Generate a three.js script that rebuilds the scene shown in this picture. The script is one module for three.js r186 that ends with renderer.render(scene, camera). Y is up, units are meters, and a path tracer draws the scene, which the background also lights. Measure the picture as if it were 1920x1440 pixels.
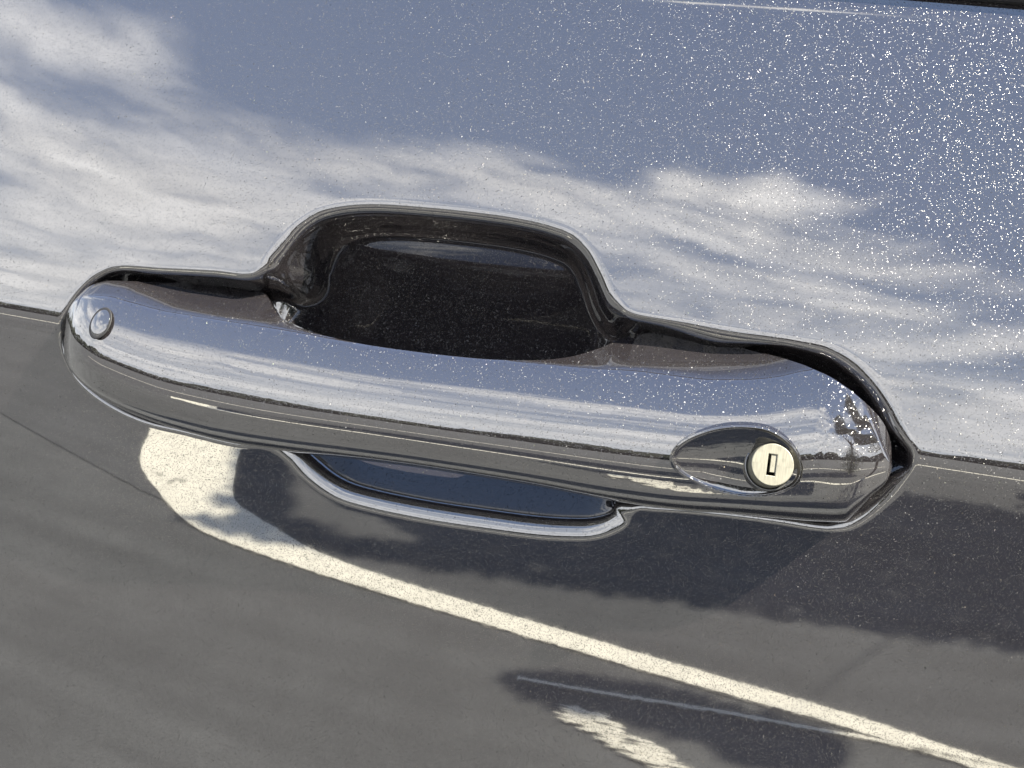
import * as THREE from 'three';
import { mergeGeometries } from 'three/addons/utils/BufferGeometryUtils.js';

// ---------------------------------------------------------------- camera, sky, sun, exposure
const H = 0.95;                                     // height of the handle above the ground
const scene = new THREE.Scene();
const camera = new THREE.PerspectiveCamera(31, 4 / 3, 0.01, 400);
camera.position.set(0.10705, H + 0.07293, 0.39953);
camera.up.set(-0.15067, 0.97886, -0.13832);
camera.lookAt(0, H, 0);
const SUN = new THREE.Vector3(0.6, 0.72, 0.22).normalize();
const renderer = new THREE.WebGLRenderer({ antialias: true });
renderer.setSize(1024, 768);
renderer.toneMapping = THREE.LinearToneMapping;
renderer.toneMappingExposure = 6.6;
renderer.shadowMap.enabled = true;
const sunLight = new THREE.DirectionalLight(new THREE.Color(1, 0.93, 0.78), 4);
sunLight.target.position.set(0, 0.5, 1); sunLight.position.copy(SUN).multiplyScalar(12).add(sunLight.target.position);
sunLight.castShadow = true; sunLight.shadow.mapSize.set(2048, 2048);
Object.assign(sunLight.shadow.camera, { left: -6, right: 6, top: 6, bottom: -6, near: 1, far: 40 });
scene.add(sunLight, sunLight.target);

let seed = 7;
const rnd = () => { seed = (seed + 0x6d2b79f5) | 0; let t = Math.imul(seed ^ (seed >>> 15), 1 | seed); t = (t + Math.imul(t ^ (t >>> 7), 61 | t)) ^ t; return ((t ^ (t >>> 14)) >>> 0) / 4294967296; };
const clamp = (x, a = 0, b = 1) => Math.min(b, Math.max(a, x)), lerp = (a, b, t) => a + (b - a) * t;
const sstep = (a, b, x) => { const t = clamp((x - a) / (b - a)); return t * t * (3 - 2 * t); };
function hash(i, j, k) { let h = Math.imul(i, 374761393) ^ Math.imul(j, 668265263) ^ Math.imul(k, 1274126177); h = Math.imul(h ^ (h >>> 13), 1274126177); return ((h ^ (h >>> 16)) >>> 0) / 4294967296; }
function vnoise(x, y, k = 0, per = 0, perY = per) {
  const i = Math.floor(x), j = Math.floor(y), w = (q) => (per ? ((q % per) + per) % per : q), h = (q) => (perY ? ((q % perY) + perY) % perY : q);
  const a = x - i, b = y - j, s = a * a * (3 - 2 * a), t = b * b * (3 - 2 * b);
  return lerp(lerp(hash(w(i), h(j), k), hash(w(i + 1), h(j), k), s), lerp(hash(w(i), h(j + 1), k), hash(w(i + 1), h(j + 1), k), s), t);
}
const fbm = (x, y, k, n) => { let s = 0, a = 0.5, f = 1, m = 0; for (let o = 0; o < n; o++) { s += a * vnoise(x * f, y * f, k + o); m += a; a *= 0.55; f *= 2.03; } return s / m; };

{ // the sky: blue with drifts of white cloud, thicker towards the horizon
  const W = 3072, Hh = 1536, data = new Float32Array(W * Hh * 4);
  // cloud banks: azimuth and elevation of two ends, half width (degrees), strength
  const banks = [
    [-52.5, 31.7, -46.8, 34, 1.7, 0.75], [-62, 25, -40.5, 25.4, 2.2, 1.2], [-42, 25.4, -27, 25.4, 1.9, 1.05], [-50, 17, -37.9, 23.1, 1.9, 0.9], [-39.2, 31.6, -28.9, 32.3, 1.2, 0.5],
    [-30.7, 30.6, -20, 34.3, 1.5, 1.1], [-19.7, 33.4, -16, 32.8, 1, 0.75], [-10.1, 37.3, -4.4, 38.2, 0.8, 0.8], [-8.5, 36.4, -3.2, 37.2, 0.9, 0.75], [-16.5, 33.6, -10.1, 35.2, 0.9, 0.7],
    [-13.2, 31.1, -3.3, 34.2, 1.5, 0.65], [-4.7, 36.6, 2.7, 38.2, 0.6, 0.45], [-3.3, 34.6, 3.2, 33.5, 1.4, 0.45], [-46, 9, -31.9, 19.2, 2, 0.7], [-7.1, 28.4, 0.8, 29.4, 0.9, 0.6], [1.7, 33.2, 9, 31.5, 0.8, 0.4],
    [-8, 23.5, 5.1, 27.6, 0.9, 0.7], [2.5, 23, 14, 26.1, 0.9, 0.75], [-12, 17, 16, 18, 1.8, 0.9], [-36, 22, -4, 27, 3.2, 0.45], [-80, 9, 60, 9, 5.5, 0.8], [18, 30, 46, 33, 2, 0.6],
    [-115, 28, -75, 33, 3, 0.9], [60, 35, 95, 31, 3, 0.8], [130, 28, 170, 33, 3, 0.8], [-170, 25, -130, 30, 3, 0.7], [-80, 40, -64, 44, 2, 0.6], [90, 22, 150, 18, 3, 0.7], [-179, 12, 179, 10, 4, 0.5],
  ];
  for (let r = 0; r < Hh; r++) {
    const el = ((r + 0.5) / Hh - 0.5) * Math.PI, y = Math.sin(el), c = Math.cos(el), eld = el * 57.29578;
    for (let q = 0; q < W; q++) {
      const th = ((q + 0.5) / W - 0.5) * 2 * Math.PI, x = c * Math.cos(th), z = c * Math.sin(th), az = Math.atan2(x, z) * 57.29578;
      const o = (r * W + q) * 4;
      if (y < -0.02) { data[o] = 0.2; data[o + 1] = 0.2; data[o + 2] = 0.2; data[o + 3] = 1; continue; }
      const px = x / (y + 0.16), pz = z / (y + 0.16);
      const wa = (fbm(px * 4.1, pz * 4.1, 11, 4) - 0.5) * 7, wb = (fbm(px * 4.1, pz * 4.1, 31, 5) - 0.5) * 4.5;
      const a = az + wa, b = eld + wb;
      let den = 0;
      for (const [a0, e0, a1, e1, w, s] of banks) {
        if (Math.abs(b - (e0 + e1) / 2) > 3.2 * w + Math.abs(e1 - e0)) continue;
        const dx = a1 - a0, dy = e1 - e0, t = clamp(((a - a0) * dx + (b - e0) * dy) / (dx * dx + dy * dy)), ux = (a - a0 - t * dx) * 0.5, uy = b - e0 - t * dy;
        den += s * Math.exp(-(ux * ux + uy * uy) / (2 * w * w));
      }
      const det = fbm(az * 0.16 + wb * 0.25, b * 0.62, 51, 5), gen = fbm(px * 1.7, pz * 1.7, 71, 4);
      den = den * (0.22 + 1.45 * sstep(0.05, 0.95, det)) + sstep(0.6, 0.85, gen * 0.7 + det * 0.3) * 0.35;
      const cl = 1 - Math.exp(-1.35 * Math.max(0, den - 0.1));
      const g = Math.exp(-Math.max(0, eld) / 19), d2 = Math.exp(-Math.max(0, eld) / 60);
      const sr = lerp(0.045, 0.112, d2) + 0.26 * g, sg = lerp(0.078, 0.163, d2) + 0.24 * g, sb = lerp(0.16, 0.274, d2) + 0.16 * g;
      const lit = 0.55 + 0.3 * (det - 0.5);
      data[o] = lerp(sr, lit, cl); data[o + 1] = lerp(sg, lit * 0.99, cl); data[o + 2] = lerp(sb, lit * 0.98, cl); data[o + 3] = 1;
    }
  }
  const sky = new THREE.DataTexture(data, W, Hh, THREE.RGBAFormat, THREE.FloatType);
  sky.mapping = THREE.EquirectangularReflectionMapping; sky.magFilter = THREE.LinearFilter; sky.needsUpdate = true;
  scene.background = sky; scene.environment = sky;
}

// ---------------------------------------------------------------- materials
const TILE = 0.2;
function paintMaps() { // dark lacquer with small metal flakes, each tilted its own way
  const N = 2048, col = new Uint8Array(N * N * 4), rm = new Uint8Array(N * N * 4), nm = new Float32Array(N * N * 4);
  for (let o = 0; o < N * N * 4; o += 4) {
    col[o] = 30; col[o + 1] = 28; col[o + 2] = 30; rm[o + 1] = 6; nm[o] = nm[o + 1] = 0.5; nm[o + 2] = nm[o + 3] = 1; col[o + 3] = rm[o + 3] = 255;
  }
  const s8 = (k) => Math.round(255 * Math.pow(k, 1 / 2.2));
  for (let f = 0; f < 60000; f++) { // fine grain of the base coat
    const o = (((rnd() * N) | 0) * N + ((rnd() * N) | 0)) * 4, k = 31 + 16 * rnd() * rnd(); col[o] = col[o + 4] = k; col[o + 1] = col[o + 5] = k * 0.9; col[o + 2] = col[o + 6] = k * 0.92;
  }
  for (let f = 0; f < 150000; f++) {
    const big = rnd(), w = big > 0.997 ? 3 : big > 0.8 ? 2 : 1, h = big > 0.997 ? 3 : big > 0.93 || big < 0.1 ? 2 : 1, x0 = (rnd() * N) | 0, y0 = (rnd() * N) | 0, tint = rnd();
    let r = 1, g = 1, b = 1;
    if (tint > 0.89) { g = 0.78; b = 0.5; } else if (tint > 0.84) { r = 0.85; b = 0.6; } else if (tint > 0.6) { r = 0.85; g = 0.93; } else if (tint > 0.55) { g = 0.8; }
    const v = 0.016 + 0.045 * Math.pow(rnd(), 3); let t; do t = Math.acos(lerp(Math.cos(0.4), Math.cos(0.86), rnd())); while (rnd() > 0.35 + 1.8 * (t - 0.45));
    const ph = rnd() < 0.25 ? rnd() * 6.2832 : 0.15 + 0.9 * (rnd() + rnd() + rnd() - 1.5) * 1.6; // most lean the way the spray ran
    const nx = Math.sin(t) * Math.cos(ph), ny = Math.sin(t) * Math.sin(ph), nz = Math.cos(t);
    for (let j = 0; j < h; j++) for (let i = 0; i < w; i++) {
      const o = ((((y0 + j) % N) * N) + ((x0 + i) % N)) * 4;
      col[o] = s8(v * r); col[o + 1] = s8(v * g); col[o + 2] = s8(v * b); rm[o + 1] = 115; rm[o + 2] = 255;
      nm[o] = 0.5 + 0.5 * nx; nm[o + 1] = 0.5 + 0.5 * ny; nm[o + 2] = 0.5 + 0.5 * nz;
    }
  }
  const tex = (d, srgb, type = THREE.UnsignedByteType) => { const t = new THREE.DataTexture(d, N, N, THREE.RGBAFormat, type); t.wrapS = t.wrapT = THREE.RepeatWrapping; t.magFilter = THREE.LinearFilter; if (srgb) t.colorSpace = THREE.SRGBColorSpace; t.needsUpdate = true; return t; };
  return [tex(col, true), tex(rm, false), tex(nm, false, THREE.FloatType)];
}
function peelMap() { // the faint ripple of sprayed lacquer
  const N = 1024, d = new Float32Array(N * N * 4);
  for (let j = 0; j < N; j++) for (let i = 0; i < N; i++) {
    const v = 0.6 * vnoise(i / N * 64, j / N * 64, 5, 64) + 0.3 * vnoise(i / N * 128, j / N * 128, 6, 128) + 0.1 * vnoise(i / N * 256, j / N * 256, 8, 256), o = (j * N + i) * 4;
    d[o] = d[o + 1] = d[o + 2] = v; d[o + 3] = 1;
  }
  const t = new THREE.DataTexture(d, N, N, THREE.RGBAFormat, THREE.FloatType); t.wrapS = t.wrapT = THREE.RepeatWrapping; t.magFilter = THREE.LinearFilter; t.needsUpdate = true; return t;
}
const [paintCol, paintRM, paintN] = paintMaps(), peel = peelMap();
const paint = new THREE.MeshPhysicalMaterial({ name: 'black metallic paint', color: 0xffffff, map: paintCol, roughness: 1, roughnessMap: paintRM, metalness: 1, metalnessMap: paintRM, normalMap: paintN, ior: 2.15, bumpMap: peel, bumpScale: 2.2e-6, clearcoat: 1, clearcoatRoughness: 0 });
const brushTex = (() => { const N = 256, d = new Uint8Array(N * N * 4); for (let j = 0; j < N; j++) for (let i = 0; i < N; i++) { const v = 150 + 60 * vnoise(i / 3, j / 40, 41) + 40 * vnoise(i / 60, j / 50, 42) * (hash(i, j, 43) > 0.85 ? 1 : 0.3) - 30 * sstep(0.66, 0.9, vnoise(i / 22, j / 26, 44)), o = (j * N + i) * 4; d[o] = d[o + 1] = d[o + 2] = clamp(v, 0, 255); d[o + 3] = 255; } const t = new THREE.DataTexture(d, N, N); t.wrapS = t.wrapT = THREE.RepeatWrapping; t.magFilter = THREE.LinearFilter; t.needsUpdate = true; return t; })();
const metal = new THREE.MeshPhysicalMaterial({ name: 'worn lock metal', color: new THREE.Color().setRGB(0.21, 0.203, 0.165), map: brushTex, metalness: 0.55, roughness: 0.5, bumpMap: brushTex, bumpScale: 2e-5 });
const darkMetal = new THREE.MeshPhysicalMaterial({ name: 'dark lock ring', color: new THREE.Color().setRGB(0.12, 0.12, 0.12), metalness: 0.8, roughness: 0.25 });
const rubber = new THREE.MeshPhysicalMaterial({ name: 'black rubber', color: new THREE.Color().setRGB(0.006, 0.006, 0.007), roughness: 0.7 });
const capPaint = new THREE.MeshPhysicalMaterial({ name: 'polished plug', color: new THREE.Color().setRGB(0.02, 0.02, 0.022), roughness: 0.05, ior: 2.3 });

// ---------------------------------------------------------------- helpers
function tag(o, label, category, group, kind) { if (label) o.userData.label = label; if (category) o.userData.category = category; if (group) o.userData.group = group; if (kind) o.userData.kind = kind; return o; }
function mesh(name, geo, mat, parent) { const m = new THREE.Mesh(geo, mat); m.name = name; m.castShadow = m.receiveShadow = true; parent.add(m); return m; }
function geom(pos, nor, uv, idx) {
  const g = new THREE.BufferGeometry();
  g.setAttribute('position', new THREE.BufferAttribute(pos, 3));
  if (nor) g.setAttribute('normal', new THREE.BufferAttribute(nor, 3));
  if (uv) g.setAttribute('uv', new THREE.BufferAttribute(uv, 2));
  g.setIndex(idx instanceof Uint32Array ? new THREE.BufferAttribute(idx, 1) : idx);
  if (!nor) g.computeVertexNormals();
  return g;
}
// a smooth curve through (u, v) pairs in mm, sampled n times per span
function spline(flat, closed, n) {
  const P = []; for (let i = 0; i < flat.length; i += 2) P.push([flat[i], flat[i + 1]]);
  const L = P.length, at = (i) => (closed ? P[(i + L) % L] : P[clamp(i, 0, L - 1)]), out = [];
  for (let i = 0; i < (closed ? L : L - 1); i++) {
    const c = new THREE.CatmullRomCurve3([at(i - 1), at(i), at(i + 1), at(i + 2)].map(([x, y], k) => new THREE.Vector3(x + k * 1e-6, y, 0)), false, 'centripetal');
    for (let k = 0; k < n; k++) { const q = c.getPoint((1 + k / n) / 3); out.push([q.x, q.y]); }
  }
  if (!closed) out.push(P[L - 1]);
  return out;
}
// v as a smooth function of u through pairs with rising u (Fritsch-Carlson)
function curveOf(flat) {
  const X = [], Y = []; for (let i = 0; i < flat.length; i += 2) { X.push(flat[i]); Y.push(flat[i + 1]); }
  const n = X.length, d = [], m = [];
  for (let i = 0; i < n - 1; i++) d.push((Y[i + 1] - Y[i]) / (X[i + 1] - X[i]));
  for (let i = 0; i < n; i++) m.push(i === 0 ? d[0] : i === n - 1 ? d[n - 2] : d[i - 1] * d[i] <= 0 ? 0 : 2 / (1 / d[i - 1] + 1 / d[i]));
  return (x) => {
    if (x <= X[0]) return Y[0]; if (x >= X[n - 1]) return Y[n - 1];
    let i = 0; while (X[i + 1] < x) i++;
    const h = X[i + 1] - X[i], t = (x - X[i]) / h, t2 = t * t, t3 = t2 * t;
    return Y[i] * (2 * t3 - 3 * t2 + 1) + m[i] * h * (t3 - 2 * t2 + t) + Y[i + 1] * (3 * t2 - 2 * t3) + m[i + 1] * h * (t3 - t2);
  };
}
function inside(P, x, y) { let c = false; for (let i = 0, j = P.length - 1; i < P.length; j = i++) if ((P[i][1] > y) !== (P[j][1] > y) && x < ((P[j][0] - P[i][0]) * (y - P[i][1])) / (P[j][1] - P[i][1]) + P[i][0]) c = !c; return c; }
function segDist(P, x, y) {
  let b = 1e9;
  for (let i = 0, j = P.length - 1; i < P.length; j = i++) {
    const ax = P[j][0], ay = P[j][1], dx = P[i][0] - ax, dy = P[i][1] - ay, t = clamp(((x - ax) * dx + (y - ay) * dy) / (dx * dx + dy * dy + 1e-12)), ex = x - ax - t * dx, ey = y - ay - t * dy, q = ex * ex + ey * ey;
    if (q < b) b = q;
  }
  return Math.sqrt(b);
}
const smax = (a, b, k) => { const h = clamp(0.5 + (a - b) / (2 * k)); return lerp(b, a, h) + k * h * (1 - h); };

// ---------------------------------------------------------------- the door skin: a section with a sharp waist line, in mm
const VC = -2.2, RU = 3000;
const tanE = (v) => { const w = v - VC, up = 9 + 13 * (1 - Math.exp(-Math.max(w, 0) / 45)); return Math.tan((lerp(-3, up, sstep(-6.5, 4.5, w)) * Math.PI) / 180); };
const secZ = new Float64Array(16001); // v from -600 to 200 by 0.05
for (let i = 1; i < secZ.length; i++) secZ[i] = secZ[i - 1] - tanE(-600 + (i - 0.5) * 0.05) * 0.05;
const sz0 = secZ[12000];
const baseZ = (u, v) => {
  const f = clamp((v + 600) / 0.05, 0, 15999.9), i = Math.floor(f);
  let z = lerp(secZ[i], secZ[i + 1], f - i) - sz0 - (u * u) / (2 * RU);
  const w = v - 0.02 * u; z += 0.16 * sstep(118.2, 120.2, w) - 0.16 * sstep(120.6, 123, w) - 0.05 * sstep(123, 130, w);   // the ridge under the window
  return z;
};
const OPENING = spline([-160.6, -5.5, -159.8, -1.4, -157.5, 3.9, -153.9, 9.2, -149.1, 13.9, -142.1, 17.5, -125.2, 19.2, -105.6, 20.9, -92.3, 21.8, -90, 23.7, -88.4, 27.7, -85.3, 33.4, -80.9, 39.3, -74.6, 44.3, -66, 47.5, -55.4, 49.4, -37.5, 50.5, -20, 50.9, -7.8, 50.7, 2.6, 49.8, 11.4, 47.7, 18.1, 43.2, 23.5, 36.7, 28, 30.2, 31.9, 26.8, 37.6, 26, 51.2, 26.1, 67, 25.9, 82.4, 25.9, 91.6, 25.5, 99.6, 22.5, 106.4, 17.5, 112.6, 10.6, 117.2, 3.4, 119.9, -1.4, 120, -5.2, 118.2, -11.3, 114.1, -18.2, 108.3, -25, 104.2, -27.7, 96.7, -28.9, 82.9, -29.1, 64.1, -30, 48.3, -31.6, 42.7, -32.6,
  40.8, -37.5, 36.3, -41.8, 30, -44.7, 21.8, -46.4, 11.7, -47.6, -5.5, -48.5, -23.2, -49.1, -41.4, -48.9, -52.6, -47.9, -60.3, -45.6, -68.1, -41.2, -74.1, -36.4, -79.1, -34.2, -91.6, -34.9, -110.1, -34.1, -126.4, -33.3, -138.3, -30.5, -147.9, -26.3, -154.4, -21.3, -158.6, -14.9, -160.3, -9.7], true, 7);

const door = new THREE.Group(); door.name = 'car_door'; door.position.set(0, 0.36, 0); scene.add(door);
tag(door, 'glossy black metallic car door with a pull handle and a keyed lock', 'car door');
const DY = H - 0.36;                                  // handle height within the door
{
  const STEP = 0.4, us = [], vs = [];
  const fill = (arr, lo, a, b, hi) => { for (let k = 14; k > 0; k--) arr.push(a - (a - lo) * Math.pow(k / 14, 1.8)); for (let x = a; x <= b + 1e-6; x += STEP) arr.push(x); for (let k = 1; k <= 14; k++) arr.push(b + (hi - b) * Math.pow(k / 14, 1.8)); };
  fill(us, -640, -200, 180, 560); fill(vs, -585, -190, 132, 150);
  const nu = us.length, nv = vs.length, sd = new Float32Array(nu * nv).fill(-99);
  const box = new THREE.Box2().setFromPoints(OPENING.map(([x, y]) => new THREE.Vector2(x, y)));
  for (let j = 0; j < nv; j++) for (let i = 0; i < nu; i++) {
    const x = us[i], y = vs[j];
    if (x < box.min.x - 3 || x > box.max.x + 3 || y < box.min.y - 3 || y > box.max.y + 3) continue;
    const d = segDist(OPENING, x, y); sd[j * nu + i] = inside(OPENING, x, y) ? d : -d;
  }
  const sz = new Float32Array(nu * nv);
  for (let j = 0; j < nv; j++) for (let i = 0; i < nu; i++) {
    const o = j * nu + i, d = sd[o], u = us[i], v = vs[j];
    let drop = 0;
    if (d > 0) {
      const deep = sstep(-93, -74, u) * (1 - sstep(lerp(26, 14, sstep(-26, -12, v)), lerp(46, 36, sstep(-26, -12, v)), u)), lip = lerp(6.2, 8.5, sstep(-24, -36, v));
      const R = Math.max(lerp(u < 0 ? lerp(2.2, 3.1, sstep(-8, 4, v)) : 3.1 + sstep(-6, 6, v) * (4.5 * sstep(38, 62, u) + 4 * sstep(76, 98, u)), lip, sstep(0.05, 0.6, deep)), 7 * sstep(92, 106, u) * sstep(-2, -12, v)), a = lerp(1.2, 0.52, sstep(40, 75, u) * sstep(-14, 2, v)), dk = R * Math.sin(a), cliff = Math.max(Math.tan(a), 2.6);
      const wall = d < dk ? Math.sqrt(R * R - d * d) - R : R * Math.cos(a) - R - cliff * (d - dk);
      const bz = baseZ(u, v), pan = -34 + (v > 28.5 ? 4.85 + 0.36 * (v - 28.5) : 0.00597 * v * v * (v > 0 ? 1 : 0.06)) - bz, floor = lerp(-19, pan, deep), k = lerp(2.5, 7, deep);
      drop = smax(wall, Math.min(floor, -9), Math.min(k, lerp(1, 7, sstep(0.5, 7, d))));
    }
    sz[o] = drop;
  }
  // two passes of a small blur soften the creases of the rim
  for (let p = 0; p < 2; p++) {
    const c = sz.slice();
    for (let j = 1; j < nv - 1; j++) for (let i = 1; i < nu - 1; i++) { const o = j * nu + i; if (sd[o] > -2) sz[o] = (4 * c[o] + 2 * (c[o - 1] + c[o + 1] + c[o - nu] + c[o + nu]) + c[o - nu - 1] + c[o - nu + 1] + c[o + nu - 1] + c[o + nu + 1]) / 16; }
  }
  for (let j = 0; j < nv; j++) for (let i = 0; i < nu; i++) sz[j * nu + i] += baseZ(us[i], vs[j]);
  const pos = new Float32Array(nu * nv * 3), nor = new Float32Array(nu * nv * 3), uv = new Float32Array(nu * nv * 2);
  for (let j = 0; j < nv; j++) for (let i = 0; i < nu; i++) {
    const o = j * nu + i, i0 = Math.max(0, i - 1), i1 = Math.min(nu - 1, i + 1), j0 = Math.max(0, j - 1), j1 = Math.min(nv - 1, j + 1);
    const zx = (sz[j * nu + i1] - sz[j * nu + i0]) / (us[i1] - us[i0]), zy = (sz[j1 * nu + i] - sz[j0 * nu + i]) / (vs[j1] - vs[j0]), L = Math.hypot(zx, zy, 1);
    pos.set([us[i] / 1000, DY + vs[j] / 1000, sz[o] / 1000], o * 3); nor.set([-zx / L, -zy / L, 1 / L], o * 3); uv.set([us[i] / 1000 / TILE, vs[j] / 1000 / TILE], o * 2);
  }
  const outer = [], cup = [];
  for (let j = 0; j < nv - 1; j++) for (let i = 0; i < nu - 1; i++) {
    const a = j * nu + i, b = a + 1, c = a + nu, d = c + 1, to = sd[a] > 4.4 ? cup : outer;
    to.push(a, b, d, a, d, c);
  }
  function sub(idx) {                                // only the vertices that are used
    const map = new Int32Array(nu * nv).fill(-1), keep = []; const out = new Uint32Array(idx.length);
    idx.forEach((q, k) => { if (map[q] < 0) { map[q] = keep.length; keep.push(q); } out[k] = map[q]; });
    const P = new Float32Array(keep.length * 3), N = new Float32Array(keep.length * 3), T = new Float32Array(keep.length * 2);
    keep.forEach((q, k) => { for (let c = 0; c < 3; c++) { P[k * 3 + c] = pos[q * 3 + c]; N[k * 3 + c] = nor[q * 3 + c]; } T[k * 2] = uv[q * 2]; T[k * 2 + 1] = uv[q * 2 + 1]; });
    return geom(P, N, T, out);
  }
  mesh('outer_panel', sub(outer), paint, door);
  mesh('handle_cup', sub(cup), paint, door);
  // the black weather strip along the window
  const prof = [[127.4, 0.2], [127.9, 2], [129.5, 3], [142, 2.6], [150, 0], [150, -8], [127.4, -8]].map(([v, z]) => [v, z]);
  const st = 60, P = [], I = [];
  for (let i = 0; i <= st; i++) { const u = lerp(-640, 560, i / st); for (const [v, z] of prof) P.push(u / 1000, DY + v / 1000, (baseZ(u, 127) + z) / 1000); }
  for (let i = 0; i < st; i++) for (let k = 0; k < prof.length; k++) { const a = i * prof.length + k, b = i * prof.length + ((k + 1) % prof.length), c = a + prof.length, d = b + prof.length; I.push(a, c, b, b, c, d); }
  mesh('window_seal', geom(new Float32Array(P), null, null, I).toNonIndexed(), rubber, door).geometry.computeVertexNormals();
}

// ---------------------------------------------------------------- the handle
const topV = curveOf([-156.4, -7, -156, -3, -155, 1, -153, 5.2, -150.8, 8.4, -147.4, 10.8, -143, 12.2, -127.5, 13.5, -107.7, 15, -98, 15.4, -93.3, 14.9, -88.5, 13.6, -84, 11.7, -78.2, 9.3, -73.2, 8.1, -62.2, 6.7, -44.2, 5.9, -26.8, 6.2, -9.7, 7, 6.8, 8.8, 16.5, 10.8, 24.2, 13.9, 30.3, 17.4, 34, 19, 40, 19.7, 51.4, 19.9, 72.6, 19.3, 84, 18.9, 91, 17.8, 98, 14.9, 104.8, 10.2, 110, 4.4, 112.4, -0.8, 113.4, -6]);
const botV = curveOf([-156.4, -8, -156, -11, -154.6, -14.6, -151, -19, -145, -23.4, -137, -27.1, -124.7, -30.6, -109.1, -32.5, -89.3, -33.6, -70.2, -33, -39.6, -31.3, -22.7, -30.6, 10.6, -30.1, 33, -30.5, 45, -30.2, 55.9, -29.6, 71.5, -28.0, 82.7, -27.1, 94.9, -26.2, 102.8, -25.2, 106.3, -21.2, 109.4, -16.3, 112.3, -11.6, 113.4, -7]);
const facetV = curveOf([-157, -6, -150, 4.5, -143, 7, -137.7, 7.3, -130.4, 6.6, -114.3, 5.4, -101.6, 5.4, -83.1, 5.2, -72.1, 5, -43.3, 4.3, -20, 5, 7.5, 6.8, 23.8, 7.7, 39.7, 9, 55.3, 9.4, 67.9, 11, 77.7, 13.3, 84.8, 16, 91, 17.4, 100, 13.3, 113.4, -6.2]);
const horV = curveOf([-157.2, -8, -150, -8, -142.9, -8.8, -137.3, -9.9, -130.7, -11.2, -120.9, -13.2, -108.2, -15, -89.5, -15.7, -71.2, -16, -35.9, -15.4, 18.7, -14, 52.2, -12.6, 81.5, -8.3, 96.9, -4.5, 112, -5, 113.4, -6.5]);
const UL = -156.3, UR = 113.3, ZB = 14;
function handleSection(u, n) {                        // [v, z] down the front of the handle
  const vt = topV(u), vb = botV(u), vf = Math.min(facetV(u), vt - 0.2), vh = clamp(horV(u), vb + 0.3, vf - 0.2), out = [];
  const lenB = vf - vh, s1 = 0.64 * Math.min(1, lenB / 14), lenA = vt - vf, sA = lerp(2.65, 2.15, sstep(-100, -70, u)), lenC = vh - vb, kC = Math.min(1.3, 15.5 / Math.max(lenC, 4)), under = (q) => 0.087 - 0.235 * sstep(0, 0.34, q) - 0.05 * q - kC * 4.4 * Math.pow(Math.max(0, (q - 0.5) / 0.5), 2);
  const slope = (v) => (v > vf ? lerp(s1, sA, sstep(0, 2.2, v - vf)) : v > vh ? lerp(0.087, s1, (v - vh) / lenB) : under((vh - v) / lenC));
  // height at the horizon line is the crest; integrate from the top and shift
  let z = 0, zh = 0, v0 = vt;
  for (let k = 0; k <= n; k++) {
    const t = k / n, v = lerp(vt, vb, t);
    const m = 6; for (let q = 0; q < m; q++) { const va = lerp(v0, v, (q + 0.5) / m); z += (slope(va) * (v0 - v)) / m; }
    v0 = v; if (v >= vh) zh = z; out.push([v, z]);
  }
  return [out, zh];
}
const LOCK = spline([52.6, -11, 53.6, -7.9, 56, -5.2, 60, -2.4, 65.4, 0.1, 72.7, 1.7, 79.4, 1.6, 84.9, -0.9, 88.4, -4.6, 90, -8.9, 89.1, -12.9, 85.6, -16.1, 79.9, -18.4, 73.3, -19.2, 64.8, -18.4, 59, -16.9, 55.4, -15.3, 53.3, -13.3], true, 8);
const LC = [73, -9];
const lockPlane = (u, v) => ZB + 0.25 - 0.07 * (u - LC[0]) + 0.17 * (v - LC[1]);
const dishZ = (u, v, r) => lockPlane(u, v) + 0.35 * Math.exp(-Math.pow((r - 0.955) / 0.032, 2)) - 1.5 * (1 - Math.pow(Math.min(1, r / 0.94), 2.4));
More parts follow.
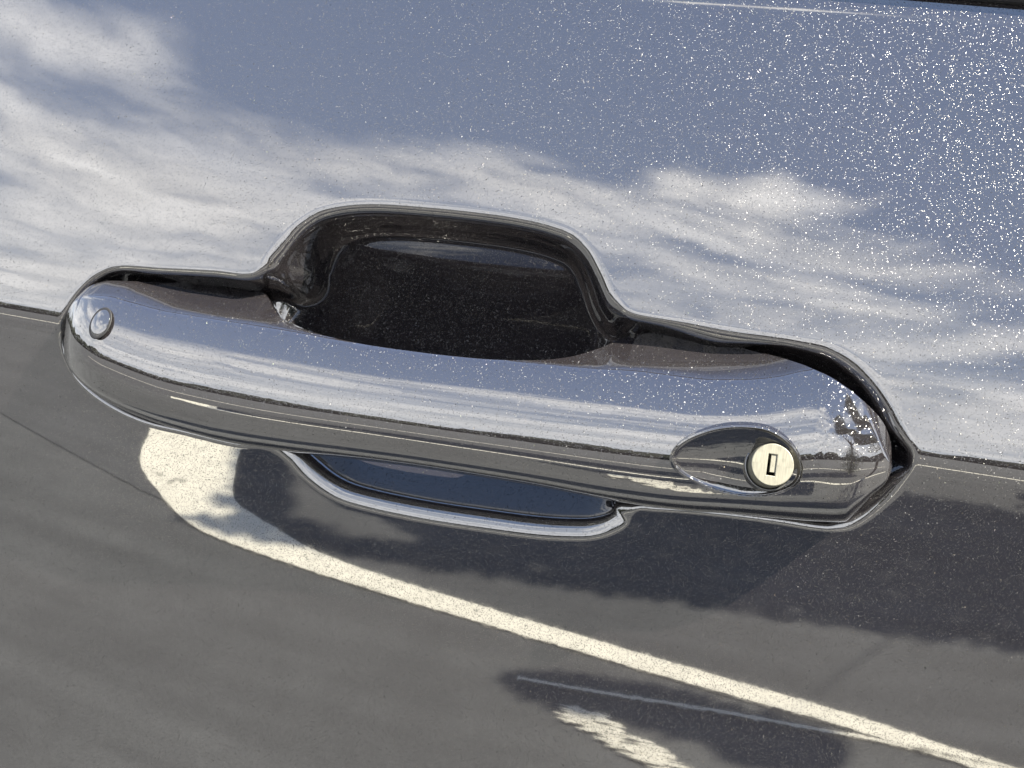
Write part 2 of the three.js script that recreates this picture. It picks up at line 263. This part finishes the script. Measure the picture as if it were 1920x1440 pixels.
{
  const NU = 760, NS = 190, us = [], P = [], Z = [], uvs = [];
  for (let i = 0; i <= NU; i++) { const t = i / NU, e = (1 - Math.cos(Math.PI * t)) / 2; us.push(lerp(UL, UR, lerp(t, e, 0.45))); }
  const grid = [];
  for (const u of us) {
    const [sec, zh] = handleSection(u, NS);
    const tl = clamp((u - UL) / 24), el = Math.sqrt(Math.max(0, 1 - (1 - tl) * (1 - tl))), tr = clamp((u - 92) / (UR - 92));
    const lift = lerp(11.6, ZB, sstep(-150, -85, u)) - zh, zbk = -8, row = [];
    for (const [v, z] of sec) {
      let h = z + lift; h = zbk + (h - zbk) * lerp(0.12, 1, el) - 7.5 * tr * tr;
      row.push([v, h]);
    }
    grid.push(row);
  }
  // smooth along the length
  for (let p = 0; p < 8; p++) { const c = grid.map((r) => r.map((q) => q[1])); for (let i = 1; i < NU; i++) for (let k = 0; k <= NS; k++) grid[i][k][1] = (c[i - 1][k] + 2 * c[i][k] + c[i + 1][k]) / 4; }
  for (let p = 0; p < 4; p++) for (let i = 0; i <= NU; i++) { const c = grid[i].map((q) => q[1]); for (let k = 1; k < NS; k++) grid[i][k][1] = (c[k - 1] + 2 * c[k] + c[k + 1]) / 4; }
  for (let i = 0; i <= NU; i++) for (let k = 0; k <= NS; k++) {
    const u = us[i], q = grid[i][k];
    // the round-over of the right end
    const dr = Math.min(UR - u, 1.5); if (dr < 1.5) q[1] -= 1.5 - Math.sqrt(Math.max(0, 2.25 - (1.5 - dr) * (1.5 - dr)));
    // the seam of the end piece
    q[1] -= 0.55 * Math.exp(-Math.pow((u + 148.0) / 0.28, 2)) * sstep(0, 6, q[0] - 1);
    if (u > 50 && u < 92 && inside(LOCK, u, q[0]) && segDist(LOCK, u, q[0]) > 0.5) q[1] = Math.min(q[1], lockPlane(u, q[0]) - 4);
  }
  const at = (i, k) => { const q = grid[clamp(i, 0, NU)][clamp(k, 0, NS)]; return [us[clamp(i, 0, NU)], q[0], q[1]]; };
  const pos = [], nor = [], uv = [];
  for (let i = 0; i <= NU; i++) for (let k = 0; k <= NS; k++) {
    const a = at(i - 1, k), b = at(i + 1, k), c = at(i, k - 1), d = at(i, k + 1), p = at(i, k);
    const e = [b[0] - a[0], b[1] - a[1], b[2] - a[2]], f = [c[0] - d[0], c[1] - d[1], c[2] - d[2]];
    const n = [e[1] * f[2] - e[2] * f[1], e[2] * f[0] - e[0] * f[2], e[0] * f[1] - e[1] * f[0]], L = Math.hypot(...n) || 1;
    pos.push(p[0] / 1000, DY + p[1] / 1000, p[2] / 1000); nor.push(n[0] / L, n[1] / L, n[2] / L); uv.push(p[0] / 1000 / TILE + 0.31, p[1] / 1000 / TILE + 0.17);
  }
  const iSeam = us.findIndex((u) => u > -148.0);
  function piece(i0, i1) {
    const W = NS + 1, idx = [], P2 = pos.slice(i0 * W * 3, (i1 + 1) * W * 3), N2 = nor.slice(i0 * W * 3, (i1 + 1) * W * 3), T2 = uv.slice(i0 * W * 2, (i1 + 1) * W * 2);
    const n = i1 - i0;
    for (let i = 0; i < n; i++) for (let k = 0; k < NS; k++) { const a = i * W + k, b = a + 1, c = a + W, d = c + 1; idx.push(a, b, c, b, d, c); }
    // the back: rim turned inwards to a flat rear face
    const rim = []; for (let i = 0; i <= n; i++) rim.push(i * W); for (let k = 1; k <= NS; k++) rim.push(n * W + k); for (let i = n - 1; i >= 0; i--) rim.push(i * W + NS); for (let k = NS - 1; k > 0; k--) rim.push(k);
    const s = P2.length / 3, cx = [0, 0]; rim.forEach((q) => { cx[0] += P2[q * 3] / rim.length; cx[1] += P2[q * 3 + 1] / rim.length; });
    const RG = 7, drop = (z) => Math.max(0.003, z + 0.005), back = (q) => P2[q * 3 + 2] - drop(P2[q * 3 + 2]);
    const inset = (q) => { const dx = (P2[q * 3] - cx[0]) * 0.15, dy = P2[q * 3 + 1] - cx[1], L = Math.hypot(dx, dy) || 1; return [dx / L, dy / L, Math.min(0.006, Math.abs(dy) * 0.45)]; };
    rim.forEach((q) => { const [dx, dy, r] = inset(q), d = drop(P2[q * 3 + 2]); for (let k = 0; k < RG; k++) { const f = (k / (RG - 1)) * Math.PI / 2, c = Math.cos(f), sn = Math.sin(f); P2.push(P2[q * 3] - dx * r * (1 - c), P2[q * 3 + 1] - dy * r * (1 - c), P2[q * 3 + 2] - d * sn); N2.push(dx * c, dy * c, -sn); T2.push((P2[q * 3] + P2[q * 3 + 1] * 0.5) / TILE, (-d * sn) / TILE); } });
    for (let q = 0; q < rim.length; q++) for (let k = 0; k < RG - 1; k++) { const a = s + q * RG + k, b = s + ((q + 1) % rim.length) * RG + k; idx.push(a, b, a + 1, b, b + 1, a + 1); }
    const s2 = P2.length / 3;                         // rear face, strip by strip
    for (let i = 0; i <= n; i++) for (const k of [0, NS]) { const q = i * W + k; const [dx, dy, r] = inset(q); P2.push(P2[q * 3] - dx * r, P2[q * 3 + 1] - dy * r, back(q)); N2.push(0, 0, -1); T2.push(P2[q * 3] / TILE, P2[q * 3 + 1] / TILE); }
    for (let i = 0; i < n; i++) { const a = s2 + i * 2; idx.push(a, a + 2, a + 1, a + 1, a + 2, a + 3); }
    return geom(new Float32Array(P2), new Float32Array(N2), new Float32Array(T2), new Uint32Array(idx));
  }
  const grip = mesh('handle', piece(iSeam, NU), paint, door);
  mesh('end_piece', piece(0, iSeam), paint, grip);

  // the oval lock surround: a rim and a hollow dish
  const NR = 70, NA = LOCK.length, SP = [], ST = [], SI = [];
  const sample = (rr, j) => { const [x, y] = LOCK[(j + NA) % NA]; const u = LC[0] + (x - LC[0]) * rr, v = LC[1] + (y - LC[1]) * rr; return [u, v, rr > 1 ? lockPlane(u, v) - (rr - 1) * 300 : dishZ(u, v, rr)]; };
  const rs = []; for (let i = 0; i <= NR; i++) rs.push(1 - Math.pow(1 - i / NR, 1.6) * 0.998); rs.push(1.006, 1.012, 1.018);
  for (const rr of rs) for (let j = 0; j < NA; j++) { const [u, v, z] = sample(rr, j); SP.push(u / 1000, DY + v / 1000, z / 1000); ST.push(u / 1000 / TILE + 0.6, v / 1000 / TILE); }
  for (let i = 0; i < rs.length - 1; i++) for (let j = 0; j < NA; j++) { const a = i * NA + j, b = i * NA + ((j + 1) % NA), c = a + NA, d = b + NA; SI.push(a, b, c, b, d, c); }
  const sg = geom(new Float32Array(SP), null, new Float32Array(ST), SI);
  mesh('lock_surround', sg, paint, grip);

  // the lock barrel with its keyway
  const lockAt = new THREE.Group(); lockAt.name = 'lock_cylinder';
  const pc = [80.1, -9.9]; lockAt.position.set(pc[0] / 1000, DY + pc[1] / 1000, (lockPlane(pc[0], pc[1]) - 2.2) / 1000);
  const ax = new THREE.Vector3(0.27, 0.36, 1).normalize(); lockAt.quaternion.setFromUnitVectors(new THREE.Vector3(0, 0, 1), ax);
  grip.add(lockAt);
  const lathe = (pts) => new THREE.LatheGeometry(pts.map(([r, z]) => new THREE.Vector2(r / 1000, z / 1000)), 72).rotateX(Math.PI / 2);
  const face = new THREE.Shape(); face.absarc(0, 0, 0.0057, 0, Math.PI * 2, false);
  const hole = new THREE.Path(); hole.moveTo(-0.0017, -0.0033); hole.lineTo(-0.0017, 0.0031); hole.lineTo(0.0012, 0.0031); hole.lineTo(0.0012, -0.0033); hole.closePath();
  face.holes.push(hole);
  const plate = new THREE.ExtrudeGeometry(face, { depth: 0.0012, bevelEnabled: true, bevelThickness: 0.00025, bevelSize: 0.00025, bevelSegments: 3, curveSegments: 48 }).translate(0, 0, 0.0046);
  const barrel = lathe([[5.4, -3], [6.1, -3], [6.15, 3.7], [6.05, 4.2], [5.8, 4.6]]).toNonIndexed();
  const b2 = barrel.clone(); b2.computeVertexNormals();
  mesh('lock_cylinder_body', mergeGeometries([plate.index ? plate.toNonIndexed() : plate, barrel].map((g) => { const p = g.attributes.position, uv = new Float32Array(p.count * 2); for (let i = 0; i < p.count; i++) { uv[i * 2] = p.getX(i) / 0.016 + p.getZ(i) / 0.01; uv[i * 2 + 1] = p.getY(i) / 0.016; } g.setAttribute('uv', new THREE.BufferAttribute(uv, 2)); return g; })), metal, lockAt);
  mesh('lock_ring', lathe([[6.3, -3], [7.0, -3], [7.0, 1.0], [6.85, 1.3], [6.45, 1.3], [6.3, 1.0]]), darkMetal, lockAt);
  mesh('keyway_shutter', new THREE.BoxGeometry(0.0018, 0.0052, 0.002).translate(0.00035, 0.00055, 0.0046), metal, lockAt);

  // the small faceted plug in the end of the handle
  const dome = new THREE.SphereGeometry(1, 40, 16, 0, Math.PI * 2, 0, Math.PI / 2).rotateX(Math.PI / 2).scale(0.0036, 0.0048, 0.0011);
  const plug = mesh('handle_plug', dome, capPaint, grip);
  const gasket = new THREE.TorusGeometry(1, 0.13, 10, 48).scale(0.0037, 0.0049, 0.0022);
  const ip = us.findIndex((u) => u > -136); let kp = 0; while (grid[ip][kp][0] > 0.4) kp++;
  plug.position.set(-0.136, DY + 0.0004, (grid[ip][kp][1] + 0.35) / 1000); plug.quaternion.setFromUnitVectors(new THREE.Vector3(0, 0, 1), new THREE.Vector3(-0.2, 0.5, 1).normalize());
  const ring = mesh('plug_gasket', gasket, rubber, grip); ring.position.copy(plug.position); ring.quaternion.copy(plug.quaternion);
}

// ---------------------------------------------------------------- the car park the paint mirrors
function grainTex(N, f) { const d = new Uint8Array(N * N * 4); for (let j = 0; j < N; j++) for (let i = 0; i < N; i++) { const v = f(i / N, j / N), o = (j * N + i) * 4; for (let c = 0; c < 3; c++) d[o + c] = clamp(v[c]) * 255; d[o + 3] = 255; } const t = new THREE.DataTexture(d, N, N); t.wrapS = t.wrapT = THREE.RepeatWrapping; t.magFilter = THREE.LinearFilter; t.colorSpace = THREE.SRGBColorSpace; t.needsUpdate = true; return t; }
const asphaltTex = grainTex(1024, (x, y) => { const n = 0.5 * vnoise(x * 6, y * 6, 91, 6) + 0.3 * vnoise(x * 24, y * 24, 92, 24) + 0.2 * vnoise(x * 90, y * 90, 93, 90), g = hash((x * 1024) | 0, (y * 1024) | 0, 94), st = 0.6 * vnoise(x * 3, y * 26, 97, 3, 26) + 0.4 * vnoise(x * 7, y * 60, 98, 7, 60), k = 0.335 + 0.07 * (n - 0.5) + 0.08 * (g - 0.5) + 0.075 * (st - 0.5); return [k * 0.985, k, k * 1.01]; });
const asphalt = new THREE.MeshStandardMaterial({ name: 'asphalt', map: asphaltTex, roughness: 0.95 });
const lineTex = grainTex(512, (x, y) => { const n = vnoise(x * 40, y * 40, 95, 40), m = vnoise(x * 9, y * 9, 96, 9), k = 0.95 - 0.06 * n - (n * 0.6 + m * 0.4 > 0.86 ? 0.2 : 0); return [k, k * 0.982, k * 0.92]; });
const lineMat = new THREE.MeshStandardMaterial({ name: 'road paint', map: lineTex, roughness: 0.9 });
function sheet(name, pts, y, mat, scale) {
  const s = new THREE.Shape(pts.map(([x, z]) => new THREE.Vector2(x, -z))), g = new THREE.ShapeGeometry(s, 4); g.rotateX(-Math.PI / 2); g.translate(0, y, 0);
  const p = g.attributes.position, uv = new Float32Array(p.count * 2); for (let i = 0; i < p.count; i++) { uv[i * 2] = p.getX(i) / scale; uv[i * 2 + 1] = p.getZ(i) / scale; }
  g.setAttribute('uv', new THREE.BufferAttribute(uv, 2)); const m = mesh(name, g, mat, scene); m.userData.kind = 'structure'; return m;
}
sheet('ground', [[-150, -150], [150, -150], [150, 150], [-150, 150]], 0, asphalt, 2);
const laneAsphalt = new THREE.MeshStandardMaterial({ name: 'newer asphalt', map: asphaltTex, color: new THREE.Color().setRGB(0.84, 0.84, 0.86), roughness: 0.95 });
sheet('road', [[-40, 1.86 + 10.6], [-1.5, 1.92], [-0.8, 1.8], [0.5, 1.585], [3, 0.88], [40, -8], [40, 22], [-40, 30]], 0.002, laneAsphalt, 2);
sheet('parking_line', spline([-1.78, 2.36, -1.73, 2.26, -1.62, 2.06, -1.46, 1.93, -1.3, 1.83, -1.18, 1.8, -0.83, 1.765, -0.44, 1.73, -0.04, 1.677, 0.27, 1.625, 0.46, 1.572, 1.6, 1.25, 3, 0.85, 3, 0.91, 1.6, 1.3, 0.54, 1.592, 0.27, 1.672, -0.04, 1.732, -0.4, 1.787, -0.8, 1.835, -0.95, 1.86, -1.13, 1.93, -1.27, 2, -1.34, 2.11, -1.43, 2.3, -1.45, 2.37], true, 4), 0.004, lineMat, 1);
sheet('parking_line_001', [[-0.37, 1.57], [0.02, 1.6], [0.3, 1.6], [0.62, 1.57], [0.62, 1.578], [0.3, 1.61], [0.02, 1.61], [-0.37, 1.578]], 0.004, lineMat, 1);
{ // a worn stroke of old paint, only flecks of it left
  const gs = [];
  for (let k = 0; k < 90; k++) { const t = rnd(), w = (rnd() - 0.5) * 0.05, x = lerp(-0.25, -0.03, t) + w * 0.4, z = lerp(1.51, 1.41, t) + w, a = 0.012 + 0.03 * rnd(), b = 0.002 + 0.004 * rnd(), sh = new THREE.Shape([[-a, 0], [0, b], [a, 0.3 * b], [0.2 * a, -b]].map(([p, q]) => new THREE.Vector2(p, q))), g = new THREE.ShapeGeometry(sh); g.rotateX(-Math.PI / 2); g.translate(x, 0.004 + k * 2e-5, z); gs.push(g); }
  mesh('parking_line_002', mergeGeometries(gs), lineMat, scene).userData.kind = 'structure';
}
for (const [z, w] of [[4.8, 0.24]]) sheet('parking_line_00' + (2 + Math.round(z / 4)), [[-9, z + 1.1], [9, z - 1.1], [9, z - 1.1 + w], [-9, z + 1.1 + w]], 0.004, lineMat, 1);

// trees far across the car park, read only as a dark edge of the mirrored sky
{
  const gs = [], ico = new THREE.IcosahedronGeometry(1, 2);
  for (let i = 0; i < 150; i++) {
    const a = (i / 150) * Math.PI * 1.3 - Math.PI * 0.15 + rnd() * 0.03, r = 38 + rnd() * 16, s = 1.2 + rnd() * rnd() * 1.7, g = ico.clone(), p = g.attributes.position;
    for (let k = 0; k < p.count; k++) { const f = 0.75 + 0.5 * vnoise(p.getX(k) * 3 + i * 7, p.getY(k) * 3 + p.getZ(k) * 2, 77); p.setXYZ(k, p.getX(k) * f * s * 1.5, p.getY(k) * f * s, p.getZ(k) * f * s * 1.5); }
    g.translate(Math.cos(a) * r, s * 0.75, Math.sin(a) * r); g.computeVertexNormals(); gs.push(g);
  }
  tag(mesh('distant_woods', mergeGeometries(gs), new THREE.MeshStandardMaterial({ name: 'far foliage', color: new THREE.Color().setRGB(0.02, 0.024, 0.014), roughness: 1 }), scene), 'dark far-off band of woods along the horizon', 'woods', null, 'stuff');
}

// a spreading tree beside the bay: its shade lies on the asphalt and the line
{
  const tree = new THREE.Group(); tree.name = 'shade_tree'; scene.add(tree);
  tag(tree, 'low spreading leafy tree standing beside the parking bay', 'tree');
  const kx = SUN.x / SUN.y, kz = SUN.z / SUN.y;
  const shade = [[-1.45, 2.34], [-1.34, 2.12], [-1.27, 2.0], [-1.36, 1.97], [-1.18, 1.92], [-1.24, 1.89], [-1.36, 1.85], [-1.19, 1.83], [-0.95, 1.86], [-0.56, 1.93], [-0.08, 1.99], [0.62, 2.02], [2.3, 1.95], [2.4, 2.9], [0.8, 2.78], [0.43, 2.82], [-0.2, 2.9], [-0.9, 2.75]], gap = [[-1.31, 2.4], [-1.15, 2.1], [-1.1, 1.98], [-1.03, 1.99], [-0.94, 1.955], [-0.75, 1.99], [-0.75, 2.03], [-0.85, 2.09], [-1.02, 2.13], [-1.12, 2.4]];
  const blob = [[-0.38, 1.56], [-0.3, 1.6], [-0.08, 1.63], [0.08, 1.6], [0.2, 1.6], [0.25, 1.57], [0.27, 1.51], [0.09, 1.46], [0.05, 1.51], [-0.12, 1.53], [-0.22, 1.51], [-0.31, 1.53]], near = [[-0.95, 0.25], [1.5, 0.25], [1.4, 0.85], [0.3, 0.92], [-0.3, 0.85], [-0.85, 0.7]];
  const bx = 2.5, bz = 3.15; tree.position.set(bx, 0, bz);
  const at = (x, z, h) => new THREE.Vector3(x + kx * h - bx, h, z + kz * h - bz);
  const leaf = new THREE.BufferGeometry(); leaf.setAttribute('position', new THREE.BufferAttribute(new Float32Array([0, 0, 0, 0.02, 0.035, 0.004, -0.02, 0.035, 0.004, 0.014, 0.07, 0.002, -0.014, 0.07, 0.002, 0, 0.095, 0]), 3)); leaf.setIndex([0, 1, 2, 2, 1, 3, 2, 3, 4, 4, 3, 5]); leaf.computeVertexNormals();
  const spots = [];
  while (spots.length < 34000) { const x = lerp(-1.5, 2.4, rnd()), z = lerp(1.8, 2.95, rnd()); if (inside(shade, x, z) && !inside(gap, x, z)) { const f = 0.5 + 0.5 * Math.sin(x * 3.1 + z * 2.3); spots.push(at(x, z, 2.3 + f * 0.5 + rnd() * 0.45)); } }
  while (spots.length < 38000) { const x = lerp(-0.42, 0.3, rnd()), z = lerp(1.4, 1.65, rnd()); if (inside(blob, x, z)) spots.push(at(x, z, 2.05 + rnd() * 0.2)); }
    for (let k = 0; k < 7000; k++) { const a = rnd() * 6.283, r = 0.75 * Math.sqrt(rnd()) * (0.7 + 0.3 * Math.sin(a * 5)); spots.push(new THREE.Vector3(r * Math.cos(a), 0.1 + rnd() * (1.9 - r), r * Math.sin(a))); }
  const leaves = new THREE.MeshStandardMaterial({ name: 'leaves', color: new THREE.Color().setRGB(0.05, 0.075, 0.025), roughness: 0.7, side: THREE.DoubleSide });
  function foliage(where, list) {
    const crown = new THREE.InstancedMesh(leaf, leaves, list.length);
    crown.name = 'crown'; crown.castShadow = crown.receiveShadow = true; crown.userData.kind = 'stuff';
    const M = new THREE.Matrix4(), Q = new THREE.Quaternion(), E = new THREE.Euler();
    list.forEach((p, i) => { E.set(rnd() * 1.6 - 0.2, rnd() * 6.28, rnd() * 1.2 - 0.6); Q.setFromEuler(E); const s = 0.34 + rnd() * 0.3; M.compose(p, Q, new THREE.Vector3(s, s, s)); crown.setMatrixAt(i, M); });
    where.add(crown);
  }
  foliage(tree, spots);
  const bark = new THREE.MeshStandardMaterial({ name: 'bark', color: new THREE.Color().setRGB(0.09, 0.07, 0.05), roughness: 0.95 });
  const limb = (a, b, c, r0, r1) => { const cv = new THREE.QuadraticBezierCurve3(a, b, c), g = new THREE.TubeGeometry(cv, 10, 1, 7), p = g.attributes.position; for (let i = 0; i < p.count; i++) { const t = Math.floor(i / 8) / 10, q = cv.getPoint(t), r = lerp(r0, r1, t); p.setXYZ(i, q.x + (p.getX(i) - q.x) * r, q.y + (p.getY(i) - q.y) * r, q.z + (p.getZ(i) - q.z) * r); } g.computeVertexNormals(); return g; };
  mesh('trunk', limb(new THREE.Vector3(0, 0, 0), new THREE.Vector3(0.05, 1, 0.04), new THREE.Vector3(0, 2.1, 0), 0.09, 0.06), bark, tree);
  for (const [x, z, h, r] of [[-1.2, 2.3, 2.6, 0.05], [-0.5, 2.4, 2.8, 0.05], [0.5, 2.4, 2.6, 0.05], [1.4, 2.4, 2.7, 0.05], [0.1, 1.54, 2.12, 0.004]]) { const e = at(x, z, h), a = r < 0.02 ? at(0.5, 2.2, 2.5) : new THREE.Vector3(0, 1.9, 0); mesh('limb', limb(a, new THREE.Vector3(lerp(a.x, e.x, 0.4), Math.max(2.25, a.y - 0.1), lerp(a.z, e.z, 0.4)), e, r, Math.min(r * 0.25, 0.006)), bark, tree); }
  // a second tree, nearer the car: its shade lies right under the door
  const small = new THREE.Group(); small.name = 'shade_tree_001'; scene.add(small); small.position.set(2.5, 0, 1.42);
  tag(small, 'young bushy tree close beside the car, nearer than the spreading tree', 'tree');
  const list = [];
  while (list.length < 13000) { const x = lerp(-1, 1.6, rnd()), z = lerp(0.25, 1.25, rnd()); if (inside(near, x, z)) { const h = 2.35 + rnd() * 0.5; list.push(new THREE.Vector3(x + kx * h - 2.5, h, z + kz * h - 1.42)); } }
  for (let k = 0; k < 2500; k++) { const a = rnd() * 6.283, r = 0.45 * Math.sqrt(rnd()); list.push(new THREE.Vector3(r * Math.cos(a), 1.3 + rnd() * 1.3, r * Math.sin(a))); }
  foliage(small, list);
  mesh('trunk', limb(new THREE.Vector3(0, 0, 0), new THREE.Vector3(-0.03, 1, 0.02), new THREE.Vector3(0, 2.3, 0), 0.06, 0.035), bark, small);
  for (const [x, z, h] of [[-0.8, 0.1, 2.5], [0.7, -0.05, 2.6], [0.1, 0.25, 2.8]]) mesh('limb', limb(new THREE.Vector3(0, 1.8, 0), new THREE.Vector3(x * 0.4, 2.2, z * 0.4), new THREE.Vector3(x, h, z), 0.03, 0.008), bark, small);
}

renderer.render(scene, camera);
